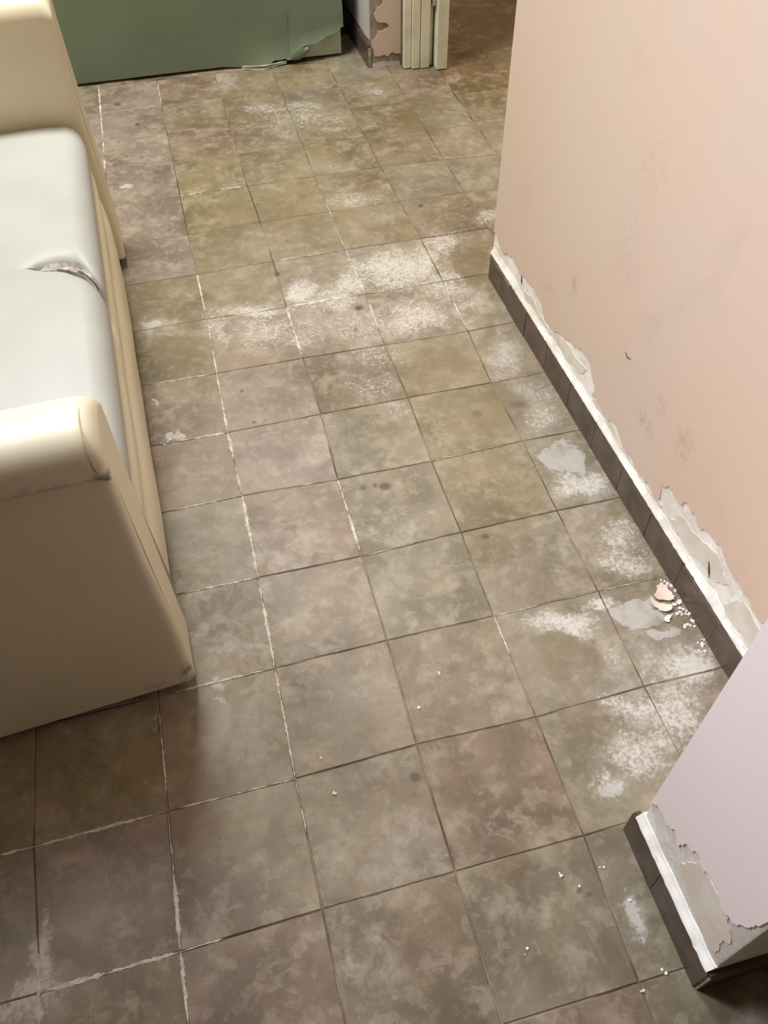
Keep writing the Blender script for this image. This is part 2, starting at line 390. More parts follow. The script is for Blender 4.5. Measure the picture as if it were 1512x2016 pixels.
# ------------------------------------------------------------------ floor materials
def tile_mat(name, dark, mid, fleck, stains, seed, powder=0.0):
    M = Mat(name, 0.5, 0.45)
    base = M.noise(1.5, 5, .62, 0.25, seed=seed)
    big = M.noise(0.55, 2, .5, seed=3.1)
    fl = M.noise(6.0, 5, .66, .35, seed=seed + 5)
    fine = M.noise(30, 3, .6)
    col = M.mix(M.rng(base.outputs[0], .34, .66), dark, mid)
    col = M.mix(M.rng(big.outputs[0], .38, .68, 0, .35), col, fleck)
    # angular lighter flecks of the marbled cement
    vor = M.n('ShaderNodeTexVoronoi')
    vor.inputs['Scale'].default_value = 11.0
    vor.inputs['Randomness'].default_value = 1.0
    wv = M.warp(.16, 6, 4)
    M.l(wv, vor.inputs['Vector'])
    sep = M.n('ShaderNodeSeparateColor')
    M.l(vor.outputs['Color'], sep.inputs[0])
    fk = M.math('MULTIPLY', M.rng(sep.outputs[0], .60, .72, 0, .33), M.rng(fl.outputs[0], .42, .58))
    col = M.mix(fk, col, fleck)
    col = M.mix(M.rng(fl.outputs[0], .53, .74, 0, .42), col, fleck)
    col = M.mix(M.rng(fl.outputs[0], .45, .28, 0, .42), col, dark)
    speck = M.noise(16, 4, .7, .5, seed=seed)
    col = M.mix(M.rng(speck.outputs[0], .62, .76, 0, .35), col, lin(176, 166, 148))
    scuff = M.noise(3.0, 6, .68, .25, seed=seed + 11)
    col = M.mix(M.rng(scuff.outputs[0], .52, .60, 0, .26), col, lin(172, 161, 140))
    col = M.mix(M.rng(scuff.outputs[0], .60, .66, 0, .22), col, lin(184, 175, 158))
    col = M.mix(M.rng(scuff.outputs[0], .44, .36, 0, .30), col, dark)
    warp = M.warp(.55, 2.4, 6)
    rough = None
    acc = {}
    for t, x, y, rx, ry, a, s in stains:
        soft = {'w': .1, 'h': 0.0, 'g': .72, 'd': .5, 'r': .1, 'b': .35}[t]
        sz = {'d': .9, 'w': 1.25, 'h': 1.3}.get(t, 1.0)
        v = M.blob(warp if t != 'd' else M.pos, (x, y, 0) if t == 'd' else (x + 0.0, y, 0), (rx * sz, ry * sz, 1e3), (0, 0, a), s, soft)
        acc[t] = v if t not in acc else M.math('MAXIMUM', acc[t], v)
    if 'r' in acc:
        col = M.mix(M.math('MULTIPLY', acc['r'], M.rng(fl.outputs[0], .3, .6, .15, .6)), col, lin(104, 74, 54))
    if 'b' in acc:
        col = M.mix(M.math('MULTIPLY', acc['b'], .6), col, lin(116, 102, 72))
    if 'h' in acc:
        col = M.mix(M.math('MULTIPLY', acc['h'], M.rng(fl.outputs[0], .35, .65, .15, .9)), col, lin(176, 168, 158))
    # salt bloom: grains that thin out towards the edge of each patch
    if 'w' in acc:
        wv = acc['w']
        if 'b' in acc:
            wv = M.math('SUBTRACT', wv, M.math('MULTIPLY', acc['b'], .95), True)
        g1 = M.math('MULTIPLY', M.math('SUBTRACT', fine.outputs[0], .5), 1.5)
        g2 = M.math('MULTIPLY', M.math('SUBTRACT', speck.outputs[0], .5), 1.6)
        val = M.math('ADD', M.math('ADD', wv, g1), g2)
        sl = M.math('MULTIPLY', M.rng(val, .30, 1.15, 0, .88), M.rng(wv, .03, .25))
        col = M.mix(M.math('MULTIPLY', wv, .42), col, lin(172, 164, 153))
        col = M.mix(sl, col, lin(209, 205, 198))
        rough = M.rng(sl, 0, 1, .5, .9)
    if 'g' in acc:
        gv = M.math('ADD', acc['g'], M.math('MULTIPLY', M.math('SUBTRACT', speck.outputs[0], .5), 1.3))
        rim = M.rng(gv, .36, .60, 0, .72)
        col = M.mix(M.math('MULTIPLY', rim, M.rng(fl.outputs[0], .3, .6, .55, 1.0)), col, lin(190, 188, 184))
    if 'd' in acc:
        col = M.mix(M.math('MULTIPLY', acc['d'], .72), col, lin(62, 50, 34))
    M.bump(M.math('ADD', M.math('MULTIPLY', fine.outputs[0], .5), fl.outputs[0]), .12, .002)
    rr = M.rng(fl.outputs[0], .3, .7, .42, .62)
    return M.out(col, rough if rough is not None else rr)


MAT_BED = mat_plain('grout', lin(70, 58, 42), lin(150, 136, 114), 1.7, .9, .3)
MAT_SALT = mat_plain('salt_crust', lin(190, 182, 168), lin(232, 226, 216), 8, .95, .6, .2, .003)
TINTS = {   # (dark, mid, fleck)
    'olive': (lin(105, 93, 67), lin(136, 123, 95), lin(168, 156, 130)),
    'taupe': (lin(104, 89, 70), lin(136, 121, 99), lin(168, 156, 136)),
    'rose': (lin(105, 88, 70), lin(137, 119, 99), lin(168, 154, 136)),
    'mauve': (lin(111, 96, 83), lin(141, 127, 113), lin(170, 159, 145)),
    'grey': (lin(106, 96, 76), lin(136, 125, 104), lin(167, 158, 139)),
    'brown': (lin(94, 76, 50), lin(118, 99, 70), lin(146, 129, 100)),
}
HAND = {(0, 12): 'mauve', (0, 11): 'mauve', (0, 10): 'mauve', (0, 9): 'mauve', (0, 8): 'mauve', (0, 7): 'mauve', (-1, 11): 'mauve', (-1, 10): 'mauve', (0, 6): 'olive', (0, 5): 'olive',
        (1, 8): 'olive', (1, 7): 'olive', (2, 7): 'olive', (1, 9): 'olive', (2, 8): 'olive', (2, 9): 'olive', (1, 6): 'olive', (1, 5): 'rose', (2, 5): 'rose', (3, 4): 'olive', (3, 3): 'olive',
        (3, 2): 'olive', (3, 1): 'grey', (3, 0): 'grey', (3, -1): 'grey', (3, -2): 'grey', (2, -2): 'grey', (2, -1): 'rose', (1, -2): 'taupe', (2, 0): 'taupe', (2, -3): 'rose', (1, -3): 'rose',
        (1, 3): 'mauve', (1, 4): 'mauve', (0, -1): 'taupe', (0, -2): 'rose', (-1, -1): 'rose', (-1, 0): 'olive', (4, 1): 'olive', (4, 0): 'grey', (3, 10): 'olive', (4, 10): 'olive', (4, 11): 'olive', (3, 12): 'olive', (2, 12): 'olive'}


def corner(u, v):
    if (u, v) in LATTICE:
        d = LATTICE[(u, v)]
        return u + d[0], v + d[1]
    near = [(abs(u - a) + abs(v - b), d) for (a, b), d in LATTICE.items()]
    near.sort(key=lambda q: q[0])
    d = near[0][1]
    k = .5 if near[0][0] <= 2 else 0.15
    return u + d[0] * k, v + d[1] * k


def tile_mesh(c4, gap, zt, bev=.006):
    """bevelled slab on four plan corners (counter-clockwise)"""
    cx, cy = sum(p[0] for p in c4) / 4, sum(p[1] for p in c4) / 4

    def inset(d):
        out = []
        for i in range(4):
            p, a, b = Vector(c4[i]), Vector(c4[i - 1]), Vector(c4[(i + 1) % 4])
            e1, e2 = (p - a).normalized(), (b - p).normalized()
            out.append(p + Vector((-e1.y, e1.x)) * d + Vector((-e2.y, e2.x)) * d)
        return out
    o, i = inset(gap), inset(gap + bev)
    tilt = [rnd.uniform(-.0012, .0012) for _ in range(4)]
    rings = [[(p.x, p.y, -.06) for p in o], [(p.x, p.y, zt - .005 + t) for p, t in zip(o, tilt)], [(p.x, p.y, zt + t) for p, t in zip(i, tilt)]]
    v, f = loft(rings)
    return pydata(v, f)


# floor bed: the joint mortar seen between the tiles
floor_o = tag(link('floor', box(-5, -5.5, -.5, 9, 18, -.007), MAT_BED), 'old marbled cement tile floor with white salt bloom along the joints', 'floor', kind='structure')
cells = []
for u in range(-4, 6):
    for v in range(-5, 15):
        if (u <= -2 and v >= 2) or (u <= -1 and 2 <= v <= 8) or (v >= 13 and u <= 3) or (u >= 5 and -2 < v < 5) or (v >= 14 and u < 5) :
            continue
        c = [corner(u, v), corner(u + 1, v), corner(u + 1, v + 1), corner(u, v + 1)]
        if u == 5 and v > 0:                                   # cut column before the next room's own layout
            c[1], c[2] = (5.82, c[1][1] - .09), (5.82, c[2][1] - .09)
        cells.append(((u, v), c))
for u in range(6, 9):
    for v in range(-5, -1):
        cells.append(((u, v), [(u, v), (u + 1, v), (u + 1, v + 1), (u, v + 1)]))
for a in range(3):
    for b in range(7, 17):
        x, y = 5.83 + a, b + .02
        cells.append(((20 + a, b), [(x, y), (x + 1, y), (x + 1, y + 1), (x, y + 1)]))
for (u, v), c in cells:
    cx, cy = sum(p[0] for p in c) / 4, sum(p[1] for p in c) / 4
    st = [s for s in STAINS_AND_LIT_PATCH if math.hypot(s[1] - cx, s[2] - cy) < 1.3 * max(s[3], s[4]) + .9]
    tn = 'brown' if (u >= 20 and v >= 11) else HAND.get((u, v), rnd.choice(('taupe', 'taupe', 'olive', 'grey', 'rose')))
    M = tile_mat('tile_cement', *TINTS[tn], st, rnd.uniform(0, 40))
    link('tile', tile_mesh(c, .0055, rnd.uniform(-.0015, .0012)), M, floor_o)

# salt that has risen in the joints: ragged low crusts over the grout
v_all, f_all = [], []
def on_joint(x, y, along_y):
    """slide a point onto the real (slightly wandering) joint it lies on"""
    if along_y:
        c, k = round(x), math.floor(y)
        (xa, ya), (xb, yb) = corner(c, k), corner(c, k + 1)
        return xa + (xb - xa) * (y - ya) / (yb - ya), y
    c, k = round(y), math.floor(x)
    (xa, ya), (xb, yb) = corner(k, c), corner(k + 1, c)
    return x, ya + (yb - ya) * (x - xa) / (xb - xa)


for k, (x0, y0, x1, y1, w) in enumerate(WHITE_JOINTS):
    ay = abs(y1 - y0) > abs(x1 - x0)
    (x0, y0), (x1, y1) = on_joint(x0, y0, ay), on_joint(x1, y1, ay)
    L = math.hypot(x1 - x0, y1 - y0)
    n = max(4, int(L * 60))
    dx, dy = (x1 - x0) / L, (y1 - y0) / L
    rings = []
    for i in range(n + 1):
        t = i / n
        ln = noise.noise(Vector((t * L * 3.1, k * 7.3, 0)))
        wd = .0145 * w * max(.15, .85 + 1.3 * ln + .6 * noise.noise(Vector((t * L * 17, k * 3.3, 5)))) * min(1, 6 * t + .2, 6 * (1 - t) + .2)
        wd = max(wd, .0015)
        off = .004 * noise.noise(Vector((t * L * 9, k * 5.1, 9)))
        px, py = x0 + dx * L * t - dy * off, y0 + dy * L * t + dx * off
        ja, jb = rnd.uniform(.45, 1.5), rnd.uniform(.45, 1.5)
        h = .004 + .003 * rnd.random()
        rings.append([(px - dy * wd * ja, py + dx * wd * ja, -.004), (px - dy * wd * .5, py + dx * wd * .5, h), (px + dy * wd * .5, py - dx * wd * .5, h), (px + dy * wd * jb, py - dx * wd * jb, -.004)])
    v, f = loft(rings)
    b = len(v_all)
    v_all += v
    f_all += [tuple(i + b for i in q) for q in f]
tag(link('salt_crust', pydata(v_all, f_all), MAT_SALT, floor_o), 'whitish salt crust risen in the tile joints', kind='stuff')

# ------------------------------------------------------------------ walls
H = 13.0


def skirt_x(y):
    return 4.697 - .0116 * (y + .033)


def wall_x(y):
    return skirt_x(y) + .055


def plaster_mat(name, c1, c2, c3):
    M = Mat(name, .92, .2)
    a, b, c = M.noise(2.2, 6, .6, .4), M.noise(9, 5, .6), M.noise(40, 3)
    col = M.mix(M.rng(a.outputs[0], .38, .6), c1, c2)
    col = M.mix(M.rng(b.outputs[0], .5, .68, 0, .8), col, c3)
    M.bump(M.math('ADD', M.math('MULTIPLY', c.outputs[0], .4), b.outputs[0]), .4, .004)
    return M.out(col)


def paint_mat(name, base, warm, marks=(), rough=.55):
    M = Mat(name, rough, .35)
    a, b = M.noise(.35, 3), M.noise(1.6, 6, .65)
    col = M.mix(M.rng(a.outputs[0], .35, .65), base, warm)
    sm = M.noise(.9, 5, .6, .3, seed=9)
    col = M.mix(M.rng(sm.outputs[0], .60, .78, 0, .16), col, lin(168, 148, 134))
    col = M.mix(M.rng(b.outputs[0], .62, .8, 0, .10), col, lin(190, 170, 158))
    w = M.warp(.12, 5, 3)
    for loc, size, rot, s, c in marks:
        v = M.blob(w, loc, size, rot, s, .3)
        gr = M.noise(14, 4, .7)
        col = M.mix(M.math('MULTIPLY', v, M.rng(gr.outputs[0], .42, .6)), col, lin(*c))
    f = M.noise(50, 3)
    M.bump(M.math('ADD', M.math('MULTIPLY', f.outputs[0], .25), b.outputs[0]), .12, .003)
    return M.out(col)


MAT_PLASTER = plaster_mat('bare_plaster', lin(240, 238, 233), lin(222, 217, 207), lin(248, 247, 244))
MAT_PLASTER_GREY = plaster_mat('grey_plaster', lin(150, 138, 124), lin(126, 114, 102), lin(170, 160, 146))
MAT_UNDER = mat_plain('old_undercoat', lin(214, 203, 188), lin(226, 219, 208), 4, .8)
MARKS_R = [((4.7, 3.75, 1.35), (9, .10, .16), (0, 0, 0), 0.27, (120, 96, 84)), ((4.7, 4.3, .95), (9, .12, .10), (0, 0, 0), 0.27, (140, 112, 98)), ((4.7, 2.05, 1.02), (9, .2, .10), (0, 0, 0), 0.32, (126, 98, 84)),
           ((4.7, 1.45, 1.3), (9, .18, .2), (0, 0, 0), 0.25, (130, 100, 86)), ((4.7, 1.9, 1.35), (9, .12, .12), (0, 0, 0), 0.23, (130, 104, 92)), ((4.7, 3.0, 2.2), (9, .35, .5), (0, 0, 0), 0.11, (150, 130, 120)),
           ((4.7, 2.9, 3.0), (9, .3, .3), (0, 0, 0), 0.11, (150, 130, 120))]
MAT_PINK = paint_mat('pink_paint', lin(211, 193, 178), lin(215, 190, 172), MARKS_R)
MAT_LILAC = paint_mat('pale_pink_paint', lin(240, 229, 231), lin(240, 226, 226))
MAT_SKIRT = mat_plain('dark_brown_glaze', lin(76, 63, 54), lin(94, 80, 70), 5, .38, .12, .5)
MAT_SKIRT_BED = mat_plain('skirting_mortar', lin(120, 108, 98), lin(176, 166, 156), 8, .9)


def prism(poly, z0, z1):
    r = [[(x, y, z0) for x, y in poly], [(x, y, z1) for x, y in poly]]
    v, f = loft(r)
    return pydata(v, f)


def baseboard(name, label, p0, p1, nrm, joints, h=.36, t=.045, mats=None):
    """skirting tiles along p0 -> p1 (plan), nrm points into the room; each tile its own piece"""
    d = Vector((p1[0] - p0[0], p1[1] - p0[1]))
    L = d.length
    d.normalize()
    n = Vector(nrm)
    P = lambda s, o: (p0[0] + d.x * s + n.x * o, p0[1] + d.y * s + n.y * o)
    root = tag(link(name, prism([P(0, .0), P(L, .0), P(L, t * .85), P(0, t * .85)], 0, h - .03), MAT_SKIRT_BED), label, 'baseboard', kind='structure')
    js = [0] + list(joints) + [L]
    for a, b in zip(js, js[1:]):
        g = .005
        a, b = a + g, b - g
        dt = rnd.uniform(-.004, .004)
        hh = h + rnd.uniform(-.012, .012)
        prof = [(0, .004), (t + dt, .004), (t + dt, hh - .05), (t + dt - .006, hh - .018), (t + dt - .02, hh), (0, hh)]
        r = [[(*P(s, o), z + sh) for o, z in prof] for s, sh in ((a, 0), (b, rnd.uniform(-.006, .006)))]
        v, f = loft(r)
        link('tile', pydata(v, f), MAT_SKIRT, root)
    return root


def ridge(name, p0, p1, nrm, h, t, mat, parent, seed, hv=.05):
    """crumbling plaster left standing on top of the skirting tiles"""
    d = Vector((p1[0] - p0[0], p1[1] - p0[1]))
    L = d.length
    d.normalize()
    n = Vector(nrm)
    N = int(L * 26)
    rings = []
    for i in range(N + 1):
        s = L * i / N
        q = noise.noise(Vector((s * 2.3, seed, 0))) + .6 * noise.noise(Vector((s * 8, seed, 3)))
        top = h + .07 + hv * q
        pts = [(-.02, h - .005), (t * .9 + .008 * noise.noise(Vector((s * 20, seed, 1))), h - .004), (t * (.75 + .3 * q), h + .02 + .01 * rnd.random()), (t * (.35 + .25 * q), (h + top) / 2 + .01 * rnd.random()), (.01, top), (-.02, top)]
        rings.append([(p0[0] + d.x * s + n.x * o, p0[1] + d.y * s + n.y * o, z) for o, z in pts])
    v, f = loft(rings)
    return link(name, pydata(v, f, 50), mat, parent)


# right wall: plaster body, pink paint skin with its ragged lower edge, skirting
YF, YN = 5.93, -1.0
wall_r = tag(link('wall_right', prism([(wall_x(YF), YF), (wall_x(YN), YN), (wall_x(YN) + .6, YN), (wall_x(YF) + .6, YF)], 0, H), MAT_PLASTER),
             'long pink painted wall with plaster peeling above its dark skirting', 'wall', kind='structure')
edge = jag([(YF + .012, .62)] + RIGHT_EDGE + [(-.2, .86), (-.5, .8), (-.8, .9), (YN, .85)], .035, 3, closed=False, seed=4)
poly = [(YF + .012, H)] + edge + [(YN, H)]
to_r = lambda y, z, o: (wall_x(y) - o, y, z)
v, f = slab(poly, to_r, -.004, .011)
link('paint_skin', pydata(v, f), MAT_PINK, wall_r)
# older undercoat still clinging below the pink edge
for k, pl in enumerate([[(4.9, .45), (4.4, .44), (3.9, .47), (3.3, .55), (3.2, .68), (3.6, .66), (4.2, .5), (4.7, .56)],
                        [(3.0, .46), (2.4, .44), (1.9, .42), (1.5, .43), (1.45, .5), (1.9, .47), (2.4, .5), (2.9, .52)],
                        [(1.3, .5), (1.0, .48), (.6, .55), (.4, .7), (.6, .8), (.9, .72), (1.2, .66)],
                        [(.35, .48), (.1, .46), (-.2, .5), (-.1, .7), (.2, .76)]]):
    v, f = slab(jag(pl, .04, 3, seed=20 + k), to_r, -.004, .006)
    link('undercoat', pydata(v, f), MAT_UNDER, wall_r, None)
# two dark scratches in the paint
MAT_DARK = mat_plain('dark_scratch', lin(64, 44, 40), lin(84, 60, 52), 8, .8)
for pts in ([(.72, 2.26), (.66, 2.18), (.60, 2.14), (.55, 2.03)], [(2.62, 1.38), (2.56, 1.36), (2.5, 1.385)], [(.68, .66), (.64, .6), (.6, .52)], [(5.0, .62), (4.985, .57), (4.97, .52)]):
    v, f = tube([(wall_x(y) - .012, y, z) for y, z in pts], .008, 5)
    link('scratch', pydata(v, f), MAT_DARK, wall_r)
JR = [5.24, 4.66, 4.03, 3.38, 2.73, 2.11, 1.50, .89, .27, -.36]
bb = baseboard('baseboard_right', 'dark brown skirting tiles along the long pink wall', (wall_x(YF) , YF - .02), (wall_x(YN), YN + .03), (-1, -.0116), [YF - .02 - j for j in JR])
ridge('plaster_ridge', (wall_x(YF), YF - .02), (wall_x(YN), YN + .03), (-1, -.0116), .365, .045, MAT_PLASTER, wall_r, 2.0)

# near pier on the right
PX, PY0, PY1 = 3.36, -2.09, -1.07
wall_f = tag(link('wall_front', box(PX, PY0, 0, 6.0, PY1, H, .02, 2), MAT_PLASTER), 'projecting pale pink wall end with crumbled white plaster base', 'wall', kind='structure')
edge = jag([(PY1 - .0, .62)] + PIER_EDGE[1:11] + [(-1.97, 1.02), (-2.02, 1.16), (PY0 + .035, 1.34)], .02, 3, closed=False, seed=9)
to_p = lambda y, z, o: (PX - o, y, z)
v, f = slab([(PY1 - .0, H)] + edge + [(PY0 + .012, 1.7), (PY0 + .012, H)], to_p, -.004, .012)
link('paint_skin', pydata(v, f), MAT_LILAC, wall_f)
v, f = slab(jag(PIER_UNDER, .03, 3, seed=12), to_p, -.004, .007)
link('undercoat', pydata(v, f), MAT_UNDER, wall_f)
v, f = slab(jag([(3.375, H), (3.375, 1.7), (3.7, 1.15), (4.2, .9), (4.8, 1.0), (5.4, .8), (5.97, .9), (5.97, H)], .05, 3, seed=5, keep=(0, 6, 7)), lambda x, z, o: (x, PY0 - o, z), -.004, .012)
link('paint_skin', pydata(v, f), MAT_LILAC, wall_f)
v, f = slab([(3.42, H), (3.42, .75), (5.97, .75), (5.97, H)], lambda x, z, o: (x, PY1 + o, z), -.004, .012)
link('paint_skin', pydata(v, f), MAT_LILAC, wall_f)
baseboard('baseboard_front', 'dark skirting tile on the aisle side of the projecting wall end', (PX, PY1 + .05), (PX, PY0 - .02), (-1, 0), [.45], .34, .06)
ridge('plaster_ridge', (PX, PY1 + .01), (PX, PY0), (-1, 0), .345, .06, MAT_PLASTER, wall_f, 6.0, .03)
baseboard('baseboard_back', 'shadowed dark skirting on the near face of the projecting wall end', (PX - .04, PY0), (6.0, PY0), (0, -1), [.66, 1.3, 1.95], .34, .05)

# far wall: side face beyond the doorway, peeling pillar face, back wall
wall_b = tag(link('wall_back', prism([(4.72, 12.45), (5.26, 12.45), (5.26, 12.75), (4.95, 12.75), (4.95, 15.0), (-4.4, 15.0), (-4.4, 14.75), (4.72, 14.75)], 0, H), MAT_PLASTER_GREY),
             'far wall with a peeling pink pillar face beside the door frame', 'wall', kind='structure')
MAT_WHITE = paint_mat('chalky_white_paint', lin(206, 202, 200), lin(186, 182, 180))
v, f = slab(jag([(12.47, H), (12.47, .45), (12.9, .42), (13.5, .4), (14.7, .4), (14.7, H)], .02, 2, seed=3, keep=(0, 4, 5)), lambda y, z, o: (4.72 - o, y, z), -.004, .014)
link('paint_skin', pydata(v, f), MAT_WHITE, wall_b)
pp = PILLAR_PAINT[:-1] + [(5.26, 1.02), (5.26, H), (4.86, H), (4.92, 4), (4.8, 3), (4.95, 2.0), (4.8, 1.4)]
pp[13] = (5.26, .17)
v, f = slab(jag(pp, .03, 2, seed=6, keep=(13, 14, 15, 16)), lambda x, z, o: (x, 12.45 - o, z), -.004, .012)
link('paint_skin', pydata(v, f), paint_mat('faded_pink_paint', lin(206, 184, 170), lin(200, 176, 162)), wall_b)
ridge('plaster_ridge', (4.74, 12.45), (5.24, 12.45), (0, -1), .0, .09, MAT_PLASTER_GREY, wall_b, 3.0, .03)
baseboard('baseboard_left', 'dark skirting along the white side wall behind the green cabinet', (4.72, 14.7), (4.72, 12.43), (-1, 0), [.6, 1.2, 1.85], .36, .06)
wall_l = tag(link('wall_left', box(-4.6, -6.0, 0, -4.4, 15.0, H), MAT_PINK), 'pink wall standing behind the sofa back', 'wall', kind='structure')
wall_o = tag(link('trim_1', box(6.05, 16.9, 0, 9.0, 17.1, H), MAT_PINK), 'pale wall of the next room beyond the doorway', 'wall', kind='structure')

tag(link('wall_near', box(-4.6, -6.2, 0, 9.0, -6.0, H), mat_plain('bounce_cut_dark', lin(70, 54, 42), lin(84, 66, 50), 2, .6)), 'unseen wall closing the room opposite the green cabinet, darkened to cut bounced light', 'wall', kind='structure')  # dark colour made up to cut light bounced onto camera-facing sides
tag(link('wall_outer', box(9.0, -6.2, 0, 9.2, 17.1, H), MAT_PINK), 'pink wall of the passage behind the long pink wall', 'wall', kind='structure')
tag(link('ceiling', box(-4.6, -6.2, H, 9.2, 17.1, H + .2), mat_plain('ceiling_paint', lin(226, 220, 208), lin(216, 208, 196), 1, .9)), 'plain off-white painted ceiling of the room', 'ceiling', kind='structure')

# door frame with stepped strips and the edge of the opened leaf
MAT_DOOR = mat_plain('cream_gloss_paint', lin(222, 218, 196), lin(206, 202, 178), 3, .45, .1)
MAT_BOOT = mat_plain('worn_metal', lin(150, 146, 140), lin(190, 186, 178), 9, .35, .1)
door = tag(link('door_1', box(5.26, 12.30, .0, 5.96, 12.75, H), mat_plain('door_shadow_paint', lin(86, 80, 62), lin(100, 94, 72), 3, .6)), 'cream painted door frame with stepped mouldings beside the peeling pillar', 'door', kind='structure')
for nm, x0, x1, y0 in (('casing', 5.262, 5.385, 12.20), ('casing', 5.395, 5.53, 12.15), ('door_stop', 5.545, 5.70, 12.13), ('door_stop', 5.725, 5.775, 12.22), ('door_leaf', 5.80, 5.99, 12.0)):
    link(nm, box(x0, y0, .015, x1, 12.31 if nm != 'door_leaf' else 12.34, H, .004, 1), MAT_DOOR, door)
link('hinge', box(5.735, 12.10, 1.0, 5.80, 12.22, 1.5, .015, 2), MAT_BOOT, door)

# ------------------------------------------------------------------ green cabinet with its torn covering
MAT_GREEN = Mat('green_vinyl', .42, .4)
_n = MAT_GREEN.noise(.9, 4)
_n2 = MAT_GREEN.noise(26, 3)
_c = MAT_GREEN.mix(MAT_GREEN.rng(_n.outputs[0], .35, .65), lin(101, 112, 90), lin(107, 119, 97))
_c = MAT_GREEN.mix(MAT_GREEN.rng(MAT_GREEN.noise(7, 5, .7, seed=2).outputs[0], .70, .78, 0, .5), _c, lin(150, 160, 136))
MAT_GREEN.bump(_n2.outputs[0], .08, .001)
MAT_GREEN = MAT_GREEN.out(_c)
MAT_PALE = mat_plain('pale_green_backing', lin(196, 204, 188), lin(182, 190, 172), 4, .7)
cab = bpy.data.objects.new('cabinet', None)
COL.objects.link(cab)
cab.location = (0.4 * T, 13.9 * T, 0)
tag(cab, 'big green vinyl covered cabinet with its lower corner torn open', 'cabinet')


def loc_c(v):
    return [(x - .4, y - 13.9, z) for x, y, z in v]


link('body', pydata(*(lambda q: (loc_c(q[0]), q[1]))(loft([[(-3.6, 13.16, .04), (4.33, 13.10, .04), (4.33, 14.6, .04), (-3.6, 14.6, .04)], [(-3.6, 13.16, 4.2), (4.33, 13.10, 4.2), (4.33, 14.6, 4.2), (-3.6, 14.6, 4.2)]]))), MAT_PALE, cab)
link('plinth', pydata(*(lambda q: (loc_c(q[0]), q[1]))(loft([[(-3.5, 13.24, 0), (4.25, 13.18, 0), (4.25, 14.5, 0), (-3.5, 14.5, 0)], [(-3.5, 13.24, .05), (4.25, 13.18, .05), (4.25, 14.5, .05), (-3.5, 14.5, .05)]]))), MAT_DARK, cab)
# covering: columns of points from a ragged lower edge up to the top, lifting off the body near the tear
ge = jag([(-3.62, .055), (-1.0, .055), (1.5, .05), (2.45, .02)] + [(2.76, .03), (2.9, .05), (3.05, .09), (3.28, .12)] + GREEN_EDGE[4:], .02, 2, closed=False, seed=8)
cols = []
for x, zb in ge:
    lift0 = max(0.0, min(1.0, (x - 2.3) / .8))
    if x > 3.9:
        lift0 *= 1 - .45 * (x - 3.9) / .5
    col = []
    for i in range(13):
        t = i / 12
        z = zb + (4.24 - zb) * t ** 2.2
        lf = lift0 * math.exp(-((z - zb) / .20)) * (.15 + .05 * noise.noise(Vector((x * 3, 1, 0))))
        buck = .05 * math.exp(-((z - .62 - .12 * (x - 3.2)) / .12) ** 2) * max(0, min(1, (x - 2.4) / 1.2))
        col.append((x, 13.145 - .0075 * (x + 3.6) - lf - buck, z))
    cols.append(col)
front = cols
back = [[(x, y + .02, z) for x, y, z in c] for c in cols]
rings = [f_ + b_[::-1] for f_, b_ in zip(front, back)]
v, f = loft(rings)
link('covering', pydata(loc_c(v), f, 40), MAT_GREEN, cab)
v, f = loft([[(4.335, 13.06, .5), (4.37, 13.06, .5), (4.37, 14.62, .06), (4.335, 14.62, .06)], [(4.335, 13.06, 4.24), (4.37, 13.06, 4.24), (4.37, 14.62, 4.24), (4.335, 14.62, 4.24)]])
link('covering', pydata(loc_c(v), f), MAT_GREEN, cab)
# torn tongue hanging out of the rip, and the strip still lying along the bottom
rg = []
for i in range(9):
    t = i / 8
    cx, cz = 3.40 + .30 * t, .115 + .15 * t
    wd = .055 * (.45 + .9 * math.sin(math.pi * min(1, t * .9 + .12))) * (1 + .2 * rnd.uniform(-1, 1))
    y = 12.95 - .05 * math.sin(math.pi * t * .8)
    rg.append([(cx - wd * .5, y, cz + wd), (cx + wd * .05, y - .035, cz), (cx + wd * .7, y - .01, cz - wd), (cx + wd * .05, y - .015, cz)])
v, f = loft(rg)
link('torn_flap', pydata(loc_c(v), f, 50), MAT_GREEN, cab)
v, f = slab(jag([(2.5, .0), (2.75, -.0), (2.98, .01), (3.3, .02), (3.3, .07), (3.0, .065), (2.8, .06), (2.5, .07)], .012, 2, seed=2), lambda x, z, o: (x, 13.0 - .09 * max(0, 1 - abs(x - 2.85) / .5) - o, z + .004), -.004, .008)
link('torn_strip', pydata(loc_c(v), f), MAT_PALE, cab)

# ------------------------------------------------------------------ sofa
def vinyl(name, a, b, stains=(), rough=.38):
    M = Mat(name, rough, .5)
    n, n2 = M.noise(.8, 4), M.noise(60, 2)
    col = M.mix(M.rng(n.outputs[0], .35, .65), a, b)
    w = M.warp(.1, 6, 3)
    for loc, size, s, c in stains:
        g = M.noise(12, 4, .7)
        vv = M.blob(w, loc, size, (0, 0, 0), s, .1)
        col = M.mix(M.math('MULTIPLY', vv, M.rng(g.outputs[0], .35, .6)), col, lin(*c))
    M.bump(n2.outputs[0], .10, .0006)
    return M.out(col)


SR = math.radians(1.7)
SX, SY = .32, 1.0


def s_world(x, y, z):          # sofa plan coordinates -> tile coordinates, for placing stains
    return (SX + x * math.cos(SR) - y * math.sin(SR), SY + x * math.sin(SR) + y * math.cos(SR), z)


